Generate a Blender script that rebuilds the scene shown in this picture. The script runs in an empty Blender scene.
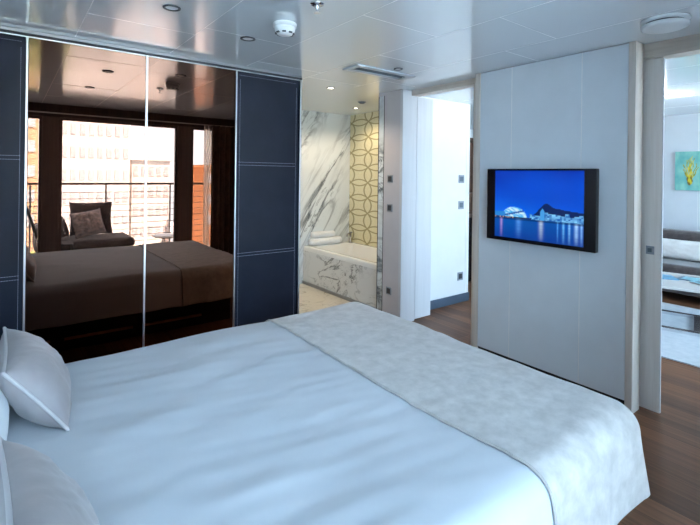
import bpy, bmesh, math, random
from mathutils import Vector, Matrix, noise

random.seed(4)
SC = bpy.context.scene
COL = SC.collection
PI = math.pi

# ------------------------------------------------------------------ camera, sky, sun, exposure
CAMZ = 1.40
CEIL = 2.216
yaw, roll = 0.6523, 0.013
fw = Vector((math.sin(yaw), math.cos(yaw), 0))
r0 = Vector((math.cos(yaw), -math.sin(yaw), 0))
u0 = Vector((0, 0, 1))
r2 = math.cos(roll) * r0 + math.sin(roll) * u0
u2 = -math.sin(roll) * r0 + math.cos(roll) * u0
cd = bpy.data.cameras.new('camera')
cam = bpy.data.objects.new('camera', cd)
COL.objects.link(cam)
M = Matrix.Identity(4)
for i in range(3):
    M[i][0], M[i][1], M[i][2] = r2[i], u2[i], -fw[i]
M[2][3] = CAMZ
cam.matrix_world = M
cd.sensor_width = 36
cd.lens = 447.7 / 700 * 36
cd.shift_y = -(262.5 - 174.93) / 700
cd.clip_start = 0.02
cd.clip_end = 500
SC.camera = cam

world = bpy.data.worlds.new('sky')
SC.world = world
world.use_nodes = True
wn = world.node_tree
bg = wn.nodes['Background']
bg.inputs[0].default_value = (0.52, 0.76, 1.0, 1)
bg.inputs[1].default_value = 10.0

sd = bpy.data.lights.new('sun', 'SUN')
sd.energy = 85
sd.angle = math.radians(1.0)
sd.color = (.86, .95, 1.0)
sun = bpy.data.objects.new('sun', sd)
COL.objects.link(sun)
sun.rotation_euler = Vector((-0.30, -0.45, -1.0)).to_track_quat('-Z', 'Y').to_euler()

def portal(x0, x1, z0, z1, y):
    ld = bpy.data.lights.new('window_portal', 'AREA')
    ld.shape = 'RECTANGLE'
    ld.size, ld.size_y = x1 - x0, z1 - z0
    ld.cycles.is_portal = True
    o = bpy.data.objects.new('window_portal', ld)
    COL.objects.link(o)
    o.location = ((x0 + x1) / 2, y, (z0 + z1) / 2)
    o.rotation_euler = (-PI / 2, 0, PI)
    o.rotation_euler = Vector((0, 1, 0)).to_track_quat('-Z', 'Z').to_euler()
portal(-0.5, 2.95, 0.0, 2.15, -0.30)
portal(3.35, 6.7, 0.0, 2.15, -0.30)

SC.view_settings.view_transform = 'Standard'
SC.view_settings.look = 'None'
SC.view_settings.exposure = 0.30
SC.view_settings.gamma = 1.0
SC.view_settings.use_curve_mapping = False
SC.cycles.max_bounces = 14
SC.cycles.diffuse_bounces = 6
SC.cycles.glossy_bounces = 6
SC.cycles.transparent_max_bounces = 16
SC.cycles.sample_clamp_indirect = 6
SC.cycles.caustics_reflective = True

# ------------------------------------------------------------------ materials
def lin(c):
    return tuple(((v / 255 + 0.055) / 1.055) ** 2.4 if v > 10 else v / 255 / 12.92 for v in c)

class NT:
    def __init__(s, name):
        s.m = bpy.data.materials.new(name)
        s.m.use_nodes = True
        s.t = s.m.node_tree
        s.b = s.t.nodes['Principled BSDF']
        s.out = s.t.nodes['Material Output']
    def n(s, typ, **kw):
        nd = s.t.nodes.new(typ)
        for k, v in kw.items():
            setattr(nd, k, v)
        return nd
    def l(s, a, b):
        s.t.links.new(a, b)
    def val(s, sock, v):
        if hasattr(v, 'is_linked') or hasattr(v, 'links'):
            s.l(v, sock)
        else:
            sock.default_value = v
    def math(s, op, a, b=0.0, c=0.0):
        nd = s.n('ShaderNodeMath', operation=op)
        s.val(nd.inputs[0], a); s.val(nd.inputs[1], b); s.val(nd.inputs[2], c)
        return nd.outputs[0]
    def coord(s, scale=(1, 1, 1), rot=(0, 0, 0), kind='Object'):
        tc = s.n('ShaderNodeTexCoord')
        mp = s.n('ShaderNodeMapping')
        mp.inputs['Scale'].default_value = scale
        mp.inputs['Rotation'].default_value = rot
        s.l(tc.outputs[kind], mp.inputs['Vector'])
        return mp.outputs[0]
    def noise(s, co, scale, detail=4, rough=.55, dist=0.0):
        nd = s.n('ShaderNodeTexNoise')
        nd.inputs['Scale'].default_value = scale
        nd.inputs['Detail'].default_value = detail
        nd.inputs['Roughness'].default_value = rough
        nd.inputs['Distortion'].default_value = dist
        s.l(co, nd.inputs['Vector'])
        return nd.outputs['Fac']
    def ramp(s, f, stops):
        nd = s.n('ShaderNodeValToRGB')
        el = nd.color_ramp.elements
        while len(el) < len(stops):
            el.new(0.5)
        for e, (p, c) in zip(el, stops):
            e.position = p
            e.color = (*c, 1) if len(c) == 3 else c
        s.l(f, nd.inputs[0])
        return nd.outputs[0]
    def mix(s, f, a, b, typ='MIX'):
        nd = s.n('ShaderNodeMix', data_type='RGBA', blend_type=typ)
        s.val(nd.inputs[0], f)
        for sock, v in ((nd.inputs[6], a), (nd.inputs[7], b)):
            if isinstance(v, tuple):
                sock.default_value = (*v[:3], 1)
            else:
                s.l(v, sock)
        return nd.outputs[2]
    def bump(s, h, strength=.2, dist=.01):
        nd = s.n('ShaderNodeBump')
        nd.inputs['Strength'].default_value = strength
        nd.inputs['Distance'].default_value = dist
        s.l(h, nd.inputs['Height'])
        s.l(nd.outputs[0], s.b.inputs['Normal'])
    def col(s, c):
        if isinstance(c, tuple):
            s.b.inputs['Base Color'].default_value = (*c[:3], 1)
        else:
            s.l(c, s.b.inputs['Base Color'])

def plain(name, c, rough=.5, metal=0.0, vary=.06, scale=6, spec=.5, bump=0.0, bscale=60, stretch=(1, 1, 1)):
    t = NT(name)
    co = t.coord(stretch)
    f = t.noise(co, scale)
    t.col(t.ramp(f, [(.3, tuple(v * (1 - vary) for v in c)), (.7, tuple(min(1, v * (1 + vary)) for v in c))]))
    t.b.inputs['Roughness'].default_value = rough
    t.b.inputs['Metallic'].default_value = metal
    t.b.inputs['Specular IOR Level'].default_value = spec
    if bump:
        t.bump(t.noise(co, bscale), bump, .004)
    return t.m

def wood(name, c1, c2, axis='z', rough=.45, scale=1.0):
    t = NT(name)
    s = {'z': (22, 22, .9), 'y': (22, .9, 22), 'x': (.9, 22, 22)}[axis]
    co = t.coord(tuple(v * scale for v in s))
    f = t.noise(co, 1.6, 6, .6, .6)
    t.col(t.ramp(f, [(.3, c1), (.7, c2)]))
    t.b.inputs['Roughness'].default_value = rough
    t.bump(f, .06, .002)
    return t.m

def fabric(name, c1, c2, scale=9, rough=.9, bump=.25, bscale=420, sheen=.2, stretch=(1, 1, 1)):
    t = NT(name)
    co = t.coord(stretch)
    f = t.noise(co, scale, 5, .6)
    t.col(t.ramp(f, [(.33, c1), (.68, c2)]))
    t.b.inputs['Roughness'].default_value = rough
    t.b.inputs['Sheen Weight'].default_value = sheen
    t.b.inputs['Specular IOR Level'].default_value = .25
    if bump:
        t.bump(t.noise(co, bscale, 2), bump, .002)
    return t.m

def floor_mat():
    t = NT('wood_plank_floor')
    co = t.coord((1, 1, 1), (0, 0, PI / 2))
    br = t.n('ShaderNodeTexBrick')
    br.inputs['Scale'].default_value = 1.0
    br.inputs['Brick Width'].default_value = 1.25
    br.inputs['Row Height'].default_value = .125
    br.inputs['Mortar Size'].default_value = .0012
    br.inputs['Color1'].default_value = (*lin((134, 92, 66)), 1)
    br.inputs['Color2'].default_value = (*lin((98, 66, 47)), 1)
    br.inputs['Mortar'].default_value = (*lin((40, 28, 22)), 1)
    br.offset = .37
    t.l(co, br.inputs['Vector'])
    co2 = t.coord((26, .8, 1))
    g = t.noise(co2, 1.5, 6, .65, .5)
    gr = t.ramp(g, [(.25, (.48, .47, .46)), (.75, (1.3, 1.3, 1.3))])
    t.col(t.mix(1.0, br.outputs['Color'], gr, 'MULTIPLY'))
    t.b.inputs['Roughness'].default_value = .48
    t.b.inputs['Specular IOR Level'].default_value = .3
    t.bump(g, .05, .002)
    return t.m

def marble(name, base, vein, scale=(1, 1, 1), rot=(0, 0, 0), dist=.8, w1=.03, off=0.0, cloud=.5):
    t = NT(name)
    c0 = t.coord((1, 1, 1), rot)
    mp = t.n('ShaderNodeMapping')
    mp.inputs['Scale'].default_value = scale
    mp.inputs['Location'].default_value = (off, off * .7, off * 1.3)
    t.l(c0, mp.inputs['Vector'])
    co = mp.outputs[0]
    a = t.noise(co, 1.0, 7, .58, dist)
    v = t.math('ABSOLUTE', t.math('SUBTRACT', a, .5))
    v1 = t.ramp(v, [(0, (.95, .95, .95)), (w1 * .25, (.7, .7, .7)), (w1, (0, 0, 0))])
    b = t.noise(co, 2.1, 6, .6, dist * 1.5)
    vb = t.math('ABSOLUTE', t.math('SUBTRACT', b, .46))
    v2 = t.ramp(vb, [(0, (.8, .8, .8)), (w1 * .45, (0, 0, 0))])
    w = t.noise(co, .55, 3, .5)
    msk = t.ramp(w, [(.46, (0, 0, 0)), (.58, (1, 1, 1))])
    cl = t.ramp(t.noise(co, .8, 5, .6, 1.0), [(.55, (0, 0, 0)), (.8, (cloud, cloud, cloud))])
    m1 = t.mix(1.0, v1, t.ramp(w, [(.38, (.12, .12, .12)), (.56, (1, 1, 1))]), 'MULTIPLY')
    vv = t.mix(1.0, t.mix(1.0, m1, t.mix(1.0, v2, msk, 'MULTIPLY'), 'ADD'), cl, 'ADD')
    t.col(t.mix(vv, base, vein))
    t.b.inputs['Roughness'].default_value = .16
    return t.m

def petal_tile():
    # interlaced circles on a cream and gold mosaic, in the plane of Y and Z
    t = NT('gold_petal_mosaic')
    tc = t.n('ShaderNodeTexCoord')
    sp = t.n('ShaderNodeSeparateXYZ')
    t.l(tc.outputs['Object'], sp.inputs[0])
    u = t.math('FRACT', t.math('DIVIDE', sp.outputs[1], .36))
    v = t.math('FRACT', t.math('DIVIDE', sp.outputs[2], .20))
    best = None
    for (cx, cy) in ((0, 0), (1, 0), (0, 1), (1, 1)):
        dx = t.math('SUBTRACT', u, cx); dy = t.math('SUBTRACT', v, cy)
        d = t.math('SQRT', t.math('ADD', t.math('MULTIPLY', dx, dx), t.math('MULTIPLY', dy, dy)))
        e = t.math('ABSOLUTE', t.math('SUBTRACT', d, .7071))
        best = e if best is None else t.math('MINIMUM', best, e)
    line = t.ramp(best, [(0, (1, 1, 1)), (.026, (1, 1, 1)), (.05, (0, 0, 0))])
    n = t.noise(t.coord(), 60, 2)
    body = t.ramp(n, [(.3, lin((222, 214, 176))), (.7, lin((236, 230, 200)))])
    t.col(t.mix(line, body, lin((166, 156, 112))))
    t.b.inputs['Roughness'].default_value = .3
    return t.m

def ceiling_mat():
    t = NT('satin_metal_ceiling')
    co = t.coord((.7, .7, 1))
    f = t.noise(co, 1.3, 3)
    t.col(t.ramp(f, [(.3, (.78, .83, .88)), (.7, (.80, .85, .90))]))
    t.b.inputs['Roughness'].default_value = .14
    t.b.inputs['IOR'].default_value = 2.8
    return t.m

def mirror_mat():
    t = NT('bronze_mirror_glass')
    g = t.n('ShaderNodeBsdfGlossy')
    g.inputs['Roughness'].default_value = 0.0
    n = t.noise(t.coord(), 3, 2)
    c = t.ramp(n, [(0, (.215, .125, .092)), (1, (.222, .13, .096))])
    t.l(c, g.inputs['Color'])
    t.l(g.outputs[0], t.out.inputs['Surface'])
    return t.m

def glass_mat(tint=(.97, .99, 1.0)):
    t = NT('clear_glass')
    tr = t.n('ShaderNodeBsdfTransparent')
    tr.inputs['Color'].default_value = (*tint, 1)
    gl = t.n('ShaderNodeBsdfGlossy')
    gl.inputs['Roughness'].default_value = .0
    fr = t.n('ShaderNodeFresnel')
    fr.inputs['IOR'].default_value = 1.4
    mx = t.n('ShaderNodeMixShader')
    t.l(fr.outputs[0], mx.inputs[0]); t.l(tr.outputs[0], mx.inputs[1]); t.l(gl.outputs[0], mx.inputs[2])
    t.l(mx.outputs[0], t.out.inputs['Surface'])
    return t.m

def leather_mat():
    t = NT('navy_leather')
    co = t.coord()
    v = t.n('ShaderNodeTexVoronoi')
    v.inputs['Scale'].default_value = 260
    t.l(co, v.inputs['Vector'])
    f = t.noise(co, 5)
    t.col(t.ramp(f, [(.3, lin((21, 26, 40))), (.7, lin((28, 34, 50)))]))
    t.b.inputs['Roughness'].default_value = .5
    t.b.inputs['Specular IOR Level'].default_value = .22
    t.bump(v.outputs['Distance'], .12, .002)
    return t.m

def vcol_mat(name, emit=None, rough=.6):
    t = NT(name)
    a = t.n('ShaderNodeVertexColor')
    a.layer_name = 'Col'
    if emit:
        t.b.inputs['Base Color'].default_value = (.01, .01, .01, 1)
        t.l(a.outputs[0], t.b.inputs['Emission Color'])
        t.b.inputs['Emission Strength'].default_value = emit
        t.b.inputs['Roughness'].default_value = .4
        t.b.inputs['Specular IOR Level'].default_value = .2
    else:
        t.l(a.outputs[0], t.b.inputs['Base Color'])
        t.b.inputs['Roughness'].default_value = rough
    return t.m

def emit_mat(name, c, s):
    t = NT(name)
    t.col(c)
    t.b.inputs['Emission Color'].default_value = (*c, 1)
    t.b.inputs['Emission Strength'].default_value = s
    return t.m

def sheer_mat():
    t = NT('sheer_voile')
    tr = t.n('ShaderNodeBsdfTransparent')
    df = t.n('ShaderNodeBsdfTranslucent')
    df.inputs['Color'].default_value = (.8, .75, .68, 1)
    mx = t.n('ShaderNodeMixShader')
    f = t.noise(t.coord((80, 80, 2)), 3)
    t.l(t.ramp(f, [(.3, (.45, .45, .45)), (.7, (.7, .7, .7))]), mx.inputs[0])
    t.l(tr.outputs[0], mx.inputs[1]); t.l(df.outputs[0], mx.inputs[2])
    t.l(mx.outputs[0], t.out.inputs['Surface'])
    return t.m

MT = dict(
    floor=floor_mat(),
    ceiling=ceiling_mat(),
    joint=plain('pale_joint', (.93, .94, .95), .35),
    panel=plain('white_lacquer', (.82, .88, .93), .10, vary=.02),
    white=plain('white_paint', (.82, .84, .86), .4, vary=.02),
    livwall=plain('pale_blue_white_wall', (.72, .77, .82), .5, vary=.02),
    ash=wood('pale_ash', lin((218, 206, 195)), lin((238, 229, 219)), 'z'),
    ashl=wood('light_ash', lin((232, 226, 220)), lin((246, 242, 238)), 'z'),
    ashy=wood('pale_ash_header', lin((204, 192, 180)), lin((226, 216, 204)), 'y'),
    ashw=wood('white_ash', lin((208, 208, 211)), lin((216, 216, 219)), 'z'),
    taupe=plain('taupe_laminate', lin((206, 200, 202)), .35, vary=.03),
    black=plain('black_recess', (.008, .008, .009), .6),
    blackm=plain('black_metal', (.02, .02, .022), .35, .6),
    gloss=plain('black_gloss', (.012, .010, .012), .12),
    alu=plain('brushed_aluminium', (.86, .87, .88), .32, 1.0, stretch=(40, 40, 1), vary=.05),
    chrome=plain('chrome', (.8, .8, .82), .14, 1.0, vary=.02),
    steel=plain('grey_steel', (.35, .36, .38), .35, .8),
    leather=leather_mat(),
    thread=plain('grey_thread', lin((150, 158, 178)), .8),
    mirror=mirror_mat(),
    carcass=plain('dark_carcass', lin((38, 40, 48)), .5),
    marble=marble('white_marble', (.80, .84, .85), (.15, .17, .19), (4.2, 1.2, 1.0), (0, -.50, 0), .8, .05, 6.1),
    marble2=marble('white_marble_panel', (.74, .74, .73), (.14, .14, .14), (2.2, 2.0, 3.4), (.35, 0, 0), 1.4, .026, 1.1, .2),
    marblef=marble('cream_marble_floor', (.80, .72, .58), (.40, .33, .24), (2.4, 2.4, 2.4), (0, 0, .8), 1.2, .018, 5.0, .2),
    petal=petal_tile(),
    gold=plain('gold_edge', lin((214, 190, 140)), .4),
    enamel=plain('white_enamel', (.84, .84, .82), .12, vary=.01),
    duvet=fabric('white_cotton', (.58, .615, .66), (.63, .665, .71), 3, .8, .06, 600, .1),
    throw=fabric('silver_velvet_throw', (.44, .42, .405), (.61, .585, .565), 16, .8, .22, 120, .45, (1, 1, 1)),
    cushion=fabric('pale_satin', (.33, .30, .305), (.42, .39, .395), 4, .42, .06, 300, .3),
    piping=fabric('pale_piping', (.56, .53, .54), (.62, .60, .60), 4, .5, 0, 300, .3),
    pillow=fabric('white_pillowcase', (.78, .80, .83), (.84, .86, .88), 3, .8, .05, 500, .1),
    sofa=fabric('charcoal_velvet', lin((66, 59, 60)), lin((92, 83, 83)), 10, .8, .2, 90, .4),
    cream=fabric('cream_linen', lin((226, 222, 218)), lin((240, 238, 236)), 8),
    rug=fabric('pale_grey_rug', (.46, .50, .54), (.56, .59, .62), 14, .95, .6, 160),
    darkwood=wood('dark_brown_wood', lin((74, 54, 44)), lin((104, 78, 62)), 'z'),
    handle=plain('brown_wood_strip', lin((206, 150, 112)), .5),
    base=plain('dark_bed_base', lin((36, 31, 30)), .5),
    curtain=fabric('dark_brown_curtain', lin((96, 74, 62)), lin((124, 98, 82)), 12, .9, .1, 300, .2),
    sheer=sheer_mat(),
    glass=glass_mat(),
    frame=wood('window_frame_wood', lin((112, 92, 84)), lin((140, 116, 106)), 'z'),
    outdoor=fabric('outdoor_grey_fabric', lin((62, 54, 54)), lin((80, 70, 68)), 10),
    outdoor2=fabric('outdoor_pattern_fabric', lin((110, 98, 98)), lin((190, 178, 174)), 26, .9, .1),
    teak=wood('teak_deck', lin((196, 174, 146)), lin((226, 206, 180)), 'x', .6),
    skirting=plain('slate_skirting', lin((70, 86, 104)), .4),
    plate=plain('grey_switch_plate', lin((150, 158, 168)), .35, .4),
    button=plain('dark_switch_button', lin((44, 50, 60)), .3),
    white_plastic=plain('white_plastic', (.86, .88, .9), .35, vary=.01),
    grey_plastic=plain('grey_plastic', lin((70, 76, 84)), .5),
    vent=plain('white_vent_metal', lin((214, 222, 230)), .35),
    slot=plain('blue_grey_slot', lin((88, 104, 118)), .5),
    towel=fabric('white_towel', (.84, .86, .88), (.9, .92, .94), 20, .95, .5, 240),
    concrete=plain('pale_concrete', (.78, .78, .77), .8, vary=.1, scale=.2),
    tan=plain('tan_render', lin((160, 132, 104)), .8, vary=.05, scale=.5),
    whitebld=plain('white_render', (.54, .53, .51), .8, vary=.04, scale=.5),
    orange=plain('ochre_render', lin((158, 98, 52)), .8, vary=.06, scale=.5),
    pane=plain('pale_window_glass', lin((158, 160, 164)), .2),  # one even pale grey, close in tone to the building walls
    leaf=plain('hedge_green', lin((96, 112, 52)), .7, vary=.3, scale=3),
    lamp=emit_mat('lamp_glow', (1.0, .9, .75), 9),
    lampc=emit_mat('cool_lamp_glow', (.92, .97, 1.0), 9),
    tabletop=plain('grey_beige_top', lin((206, 202, 198)), .25, vary=.05),
    tv=vcol_mat('harbour_picture', emit=.85),
    art=vcol_mat('canvas_paint'),
    magazine_a=plain('blue_magazine_cover', lin((62, 138, 176)), .3, vary=.35, scale=22),
    magazine_b=plain('teal_magazine_cover', lin((120, 190, 206)), .3, vary=.3, scale=26),
    magazine_c=plain('dark_magazine_cover', lin((46, 84, 110)), .3, vary=.5, scale=24),
    paper=plain('paper_pages', (.8, .8, .8), .8),
)

# ------------------------------------------------------------------ mesh helpers
def bm_box(bm, x0, x1, y0, y1, z0, z1, bev=0.0, seg=2, mat=None):
    t = bmesh.new()
    bmesh.ops.create_cube(t, size=1.0)
    bmesh.ops.scale(t, vec=(abs(x1 - x0), abs(y1 - y0), abs(z1 - z0)), verts=t.verts)
    if bev:
        bmesh.ops.bevel(t, geom=t.edges[:], offset=bev, segments=seg, affect='EDGES', profile=.5, clamp_overlap=True)
    bmesh.ops.translate(t, vec=((x0 + x1) / 2, (y0 + y1) / 2, (z0 + z1) / 2), verts=t.verts)
    if mat is not None:
        bmesh.ops.transform(t, matrix=mat, verts=t.verts)
    me = bpy.data.meshes.new('tmp')
    t.to_mesh(me); t.free()
    bm.from_mesh(me)
    bpy.data.meshes.remove(me)
    return bm

def bm_lathe(bm, prof, seg=32, loc=(0, 0, 0), mat=None, close=False):
    """prof: list of (r, z)"""
    rings = []
    for (r, z) in prof:
        if r < 1e-6:
            p = Vector((0, 0, z)); p = mat @ p if mat else p
            rings.append([bm.verts.new(p + Vector(loc))])
        else:
            ring = []
            for i in range(seg):
                a = 2 * PI * i / seg
                p = Vector((r * math.cos(a), r * math.sin(a), z)); p = mat @ p if mat else p
                ring.append(bm.verts.new(p + Vector(loc)))
            rings.append(ring)
    for A, B in zip(rings, rings[1:]):
        for i in range(seg):
            j = (i + 1) % seg
            if len(A) == 1 and len(B) == 1:
                continue
            if len(A) == 1:
                bm.faces.new((A[0], B[j], B[i]))
            elif len(B) == 1:
                bm.faces.new((A[i], A[j], B[0]))
            else:
                bm.faces.new((A[i], A[j], B[j], B[i]))
    bmesh.ops.recalc_face_normals(bm, faces=bm.faces)
    return bm

def bm_tube(bm, pts, r, seg=8, closed=False):
    pts = [Vector(p) for p in pts]
    n = len(pts)
    rings = []
    prev = None
    for i, p in enumerate(pts):
        if closed:
            d = pts[(i + 1) % n] - pts[i - 1]
        else:
            d = pts[min(i + 1, n - 1)] - pts[max(i - 1, 0)]
        d.normalize()
        if prev is None:
            a = d.orthogonal().normalized()
        else:
            a = (prev - d * prev.dot(d))
            a = a.normalized() if a.length > 1e-6 else d.orthogonal().normalized()
        prev = a
        b = d.cross(a)
        rings.append([bm.verts.new(p + r * (math.cos(2 * PI * k / seg) * a + math.sin(2 * PI * k / seg) * b)) for k in range(seg)])
    m = n if closed else n - 1
    for i in range(m):
        A, B = rings[i], rings[(i + 1) % n]
        for k in range(seg):
            bm.faces.new((A[k], A[(k + 1) % seg], B[(k + 1) % seg], B[k]))
    if not closed:
        bm.faces.new(rings[0][::-1]); bm.faces.new(rings[-1])
    bmesh.ops.recalc_face_normals(bm, faces=bm.faces)
    return bm

def obj(name, bm, m, parent=None, smooth=False, label=None):
    me = bpy.data.meshes.new(name)
    bm.to_mesh(me); bm.free()
    if m is not None:
        me.materials.append(MT[m] if isinstance(m, str) else m)
    if smooth:
        for p in me.polygons:
            p.use_smooth = True
    o = bpy.data.objects.new(name, me)
    COL.objects.link(o)
    if parent is not None:
        o.parent = parent
        o.location = -Vector(parent.location) if parent.type == 'EMPTY' and parent.parent is None else (0, 0, 0)
        if parent.type == 'EMPTY' and any(parent.rotation_euler):
            o.location = (0, 0, 0)
    if label:
        o['label'] = label
    return o

def box(name, x0, x1, y0, y1, z0, z1, m, parent=None, bev=0.0, label=None, seg=2):
    return obj(name, bm_box(bmesh.new(), x0, x1, y0, y1, z0, z1, bev, seg), m, parent, label=label)

def empty(name, loc, label=None, cat=None, group=None, rz=0.0):
    o = bpy.data.objects.new(name, None)
    o.empty_display_size = .05
    COL.objects.link(o)
    o.location = loc
    o.rotation_euler.z = rz
    return tag(o, label, cat, group)

def tag(o, label=None, cat=None, group=None, kind=None):
    if label: o['label'] = label
    if cat: o['category'] = cat
    if group: o['group'] = group
    if kind: o['kind'] = kind
    return o

def struct(o, label=None, cat=None):
    return tag(o, label, cat, None, 'structure')

def bm_grid(f, nu, nv, closed_u=False):
    bm = bmesh.new()
    V = [[bm.verts.new(f(i / nu, j / nv)) for j in range(nv + 1)] for i in range(nu + 1)]
    for i in range(nu):
        for j in range(nv):
            bm.faces.new((V[i][j], V[i + 1][j], V[i + 1][j + 1], V[i][j + 1]))
    return bm

# ------------------------------------------------------------------ main dimensions
XT = 2.95          # face of the television wall
YW = 3.192         # face of the wardrobe doors
YB = -0.15         # inner face of the window wall
XL = -0.52
YBK = 4.89         # back wall of the bathroom
XG = 3.73          # gold tiled wall of the bathroom
YH = 3.21          # white hall wall
XF = 6.76          # far wall of the living room

# ------------------------------------------------------------------ setting: floor and ceiling
struct(box('floor', XL - .1, XF + .1, YB - .1, 5.3, -.12, 0, 'floor'), 'brown wood plank floor running through bedroom, hall and living room', 'floor')
struct(box('floor_bathroom', 1.98, 3.0, 3.40, YBK, 0.0, .012, 'marblef'), 'cream marble floor in front of the bathtub', 'floor')
ceil_o = struct(box('ceiling', XL - .1, XF + .1, YB - .1, 5.3, CEIL, CEIL + .35, 'ceiling'), 'glossy pale grey panelled ceiling over the bed', 'ceiling')
bm = bmesh.new()
w = .0014
zj0, zj1 = CEIL - .0008, CEIL + .001
for x in (-.25, .315, .87, 1.43, 1.99, 2.55):
    bm_box(bm, x - w, x + w, YB, 3.18 if x < 1.9 else 3.3, zj0, zj1)
for (xa, xb, ys) in ((.315, .87, (.55, 1.40, 2.66)), (.87, 1.43, (.95, 2.50)), (1.43, 1.99, (.45, 1.78, 3.0)), (1.99, 2.55, (1.36, 2.30, 3.2)), (2.55, 2.95, (.5, 1.7, 2.9))):
    for y in ys:
        bm_box(bm, xa, xb, y - w, y + w, zj0, zj1)
obj('panel_joint', bm, 'joint', ceil_o, label='thin pale joints between ceiling panels')
bm = bmesh.new()
for x in (3.9, 4.6, 5.3, 6.0):
    bm_box(bm, x - w, x + w, YB, 3.1, zj0, zj1)
obj('panel_joint', bm, 'joint', ceil_o)

# ------------------------------------------------------------------ walls
struct(box('wall_left', XL - .1, XL, YB, YW + .7, 0, CEIL, 'white'), 'pale wall behind the head of the bed', 'wall')
struct(box('wall_behind_wardrobe', XL, 1.98, YW + .62, YW + .70, 0, CEIL, 'white'), 'wall behind the wardrobe', 'wall')
# television wall: a plinth recess, three lacquered panels and a pocket behind
tvw = empty('wall_right', (XT, 1.65, 0), 'glossy white panelled wall carrying the television', 'wall')
tvw['kind'] = 'structure'
box('backing', XT + .02, 3.06, 1.123, 2.184, .0, CEIL, 'joint', tvw)
box('plinth', XT + .012, XT + .02, 1.123, 2.184, 0, .068, 'black', tvw, label='black recessed plinth gap under the panels')
for a in (1.3965, 1.9045):
    box('joint_strip', XT + .001, XT + .02, a, a + .005, .068, CEIL - .004, 'joint', tvw, label='pale joint strip')
for (a, b) in ((1.125, 1.3965), (1.4015, 1.9045), (1.9095, 2.182)):
    box('panel', XT, XT + .02, a, b, .068, CEIL - .004, 'panel', tvw, .002)
box('rear_skin', 3.17, 3.30, 1.085, 2.36, 0, CEIL, 'livwall', tvw)
struct(box('wall_right_near', XT, 3.30, YB, .16, 0, CEIL, 'panel'), 'short panelled wall beside the balcony window', 'wall')
struct(box('trim_1', XT - .004, 3.06, 2.184, 2.232, 0, CEIL, 'ash', bev=.002), 'pale ash post between television wall and hall doorway', 'trim')
struct(box('trim_2', 3.065, 3.165, 2.184, 2.335, 0, 2.165, 'ash', bev=.002), 'darker ash jamb set back inside the hall doorway', 'trim')
struct(box('trim_3', XT - .004, 3.06, 1.083, 1.123, 0, CEIL, 'ash', bev=.002), 'pale ash post at the right end of the television wall', 'trim')
struct(box('trim_4', 3.06, 3.17, .16, 1.123, 2.125, CEIL, 'ashy', bev=.002), 'ash header above the living room doorway', 'trim')
struct(box('trim_5', 3.06, 3.17, 2.232, 3.05, 2.166, CEIL, 'ashy', bev=.002), 'ash header above the hall doorway', 'trim')
struct(box('trim_6', XT - .004, 3.135, 3.05, 3.085, 0, CEIL, 'ashw', bev=.002), 'white ash post on the left of the hall doorway', 'trim')
struct(box('door_2', 3.149, 3.37, 3.06, 3.095, 0.01, 2.166, 'ashw', bev=.002), 'edge of the white ash hall door beside its post', 'door')
d1 = struct(box('door_1', 3.085, 3.10, .988, 1.75, .008, 2.122, 'ashl', bev=.002), 'pale ash sliding door half hidden in its pocket', 'door')
box('door_edge', 3.0855, 3.0995, .984, .989, .01, 2.12, 'white', d1, label='bright white edge strip')
lt = box('latch_plate', 3.080, 3.086, 1.022, 1.066, .945, .995, 'plate', d1, .002, label='square grey metal latch plate')
box('latch_pull', 3.076, 3.081, 1.034, 1.056, .958, .982, 'slot', lt, .001)
# grey laminate wall between hall doorway and bathroom
struct(box('wall_grey', XT, 3.05, 3.085, 3.312, 0, CEIL, 'taupe', bev=.001), 'narrow taupe wall with switches beside the bathroom', 'wall')
struct(box('wall_hall', 3.055, 4.155, YH, YH + .12, 0, CEIL, 'white'), 'bright white hall wall with two switches', 'wall')
struct(box('baseboard_hall', 3.30, 4.16, YH - .014, YH, 0, .092, 'skirting', bev=.002), 'slate blue skirting along the white hall wall', 'baseboard')
struct(box('trim_7', 4.10, 4.112, YH - .004, YH, .092, CEIL, 'joint'), 'thin vertical joint near the end of the hall wall', 'trim')
struct(box('wall_hall_back', 3.85, XF, 4.9, 5.0, 0, CEIL, 'livwall'), 'far wall at the end of the hall', 'wall')
struct(box('wall_far', XF, XF + .1, YB, 5.0, 0, CEIL, 'livwall'), 'pale far wall of the living room', 'wall')
# bathroom shell
struct(box('wall_bathroom_back', 1.9, 3.85, YBK, YBK + .1, 0, CEIL, 'marble'), 'white marble wall with grey veins behind the bathtub', 'wall')
struct(box('wall_bathroom_gold', XG, XG + .1, YH + .12, YBK, 0, CEIL, 'petal'), 'gold petal mosaic wall beside the bathtub', 'wall')
struct(box('wall_bathroom_left', 1.90, 1.98, YW + .70, YBK, 0, CEIL, 'marble'), 'marble wall on the near side of the bathroom', 'wall')
mt = struct(box('trim_8', XT, 3.05, 3.318, 3.392, 0, CEIL - .03, 'marble', bev=.001), 'narrow marble jamb between black strips at the bathroom opening', 'trim')
box('edge_strip', XT - .002, 3.05, 3.392, 3.399, 0, CEIL - .03, 'blackm', mt)
box('edge_strip', XT - .002, 3.05, 3.312, 3.318, 0, CEIL - .03, 'blackm', mt)
struct(box('trim_9', XT, 3.05, 3.312, 3.40, CEIL - .03, CEIL, 'taupe'), 'small taupe closing piece above the marble jamb', 'trim')

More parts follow.
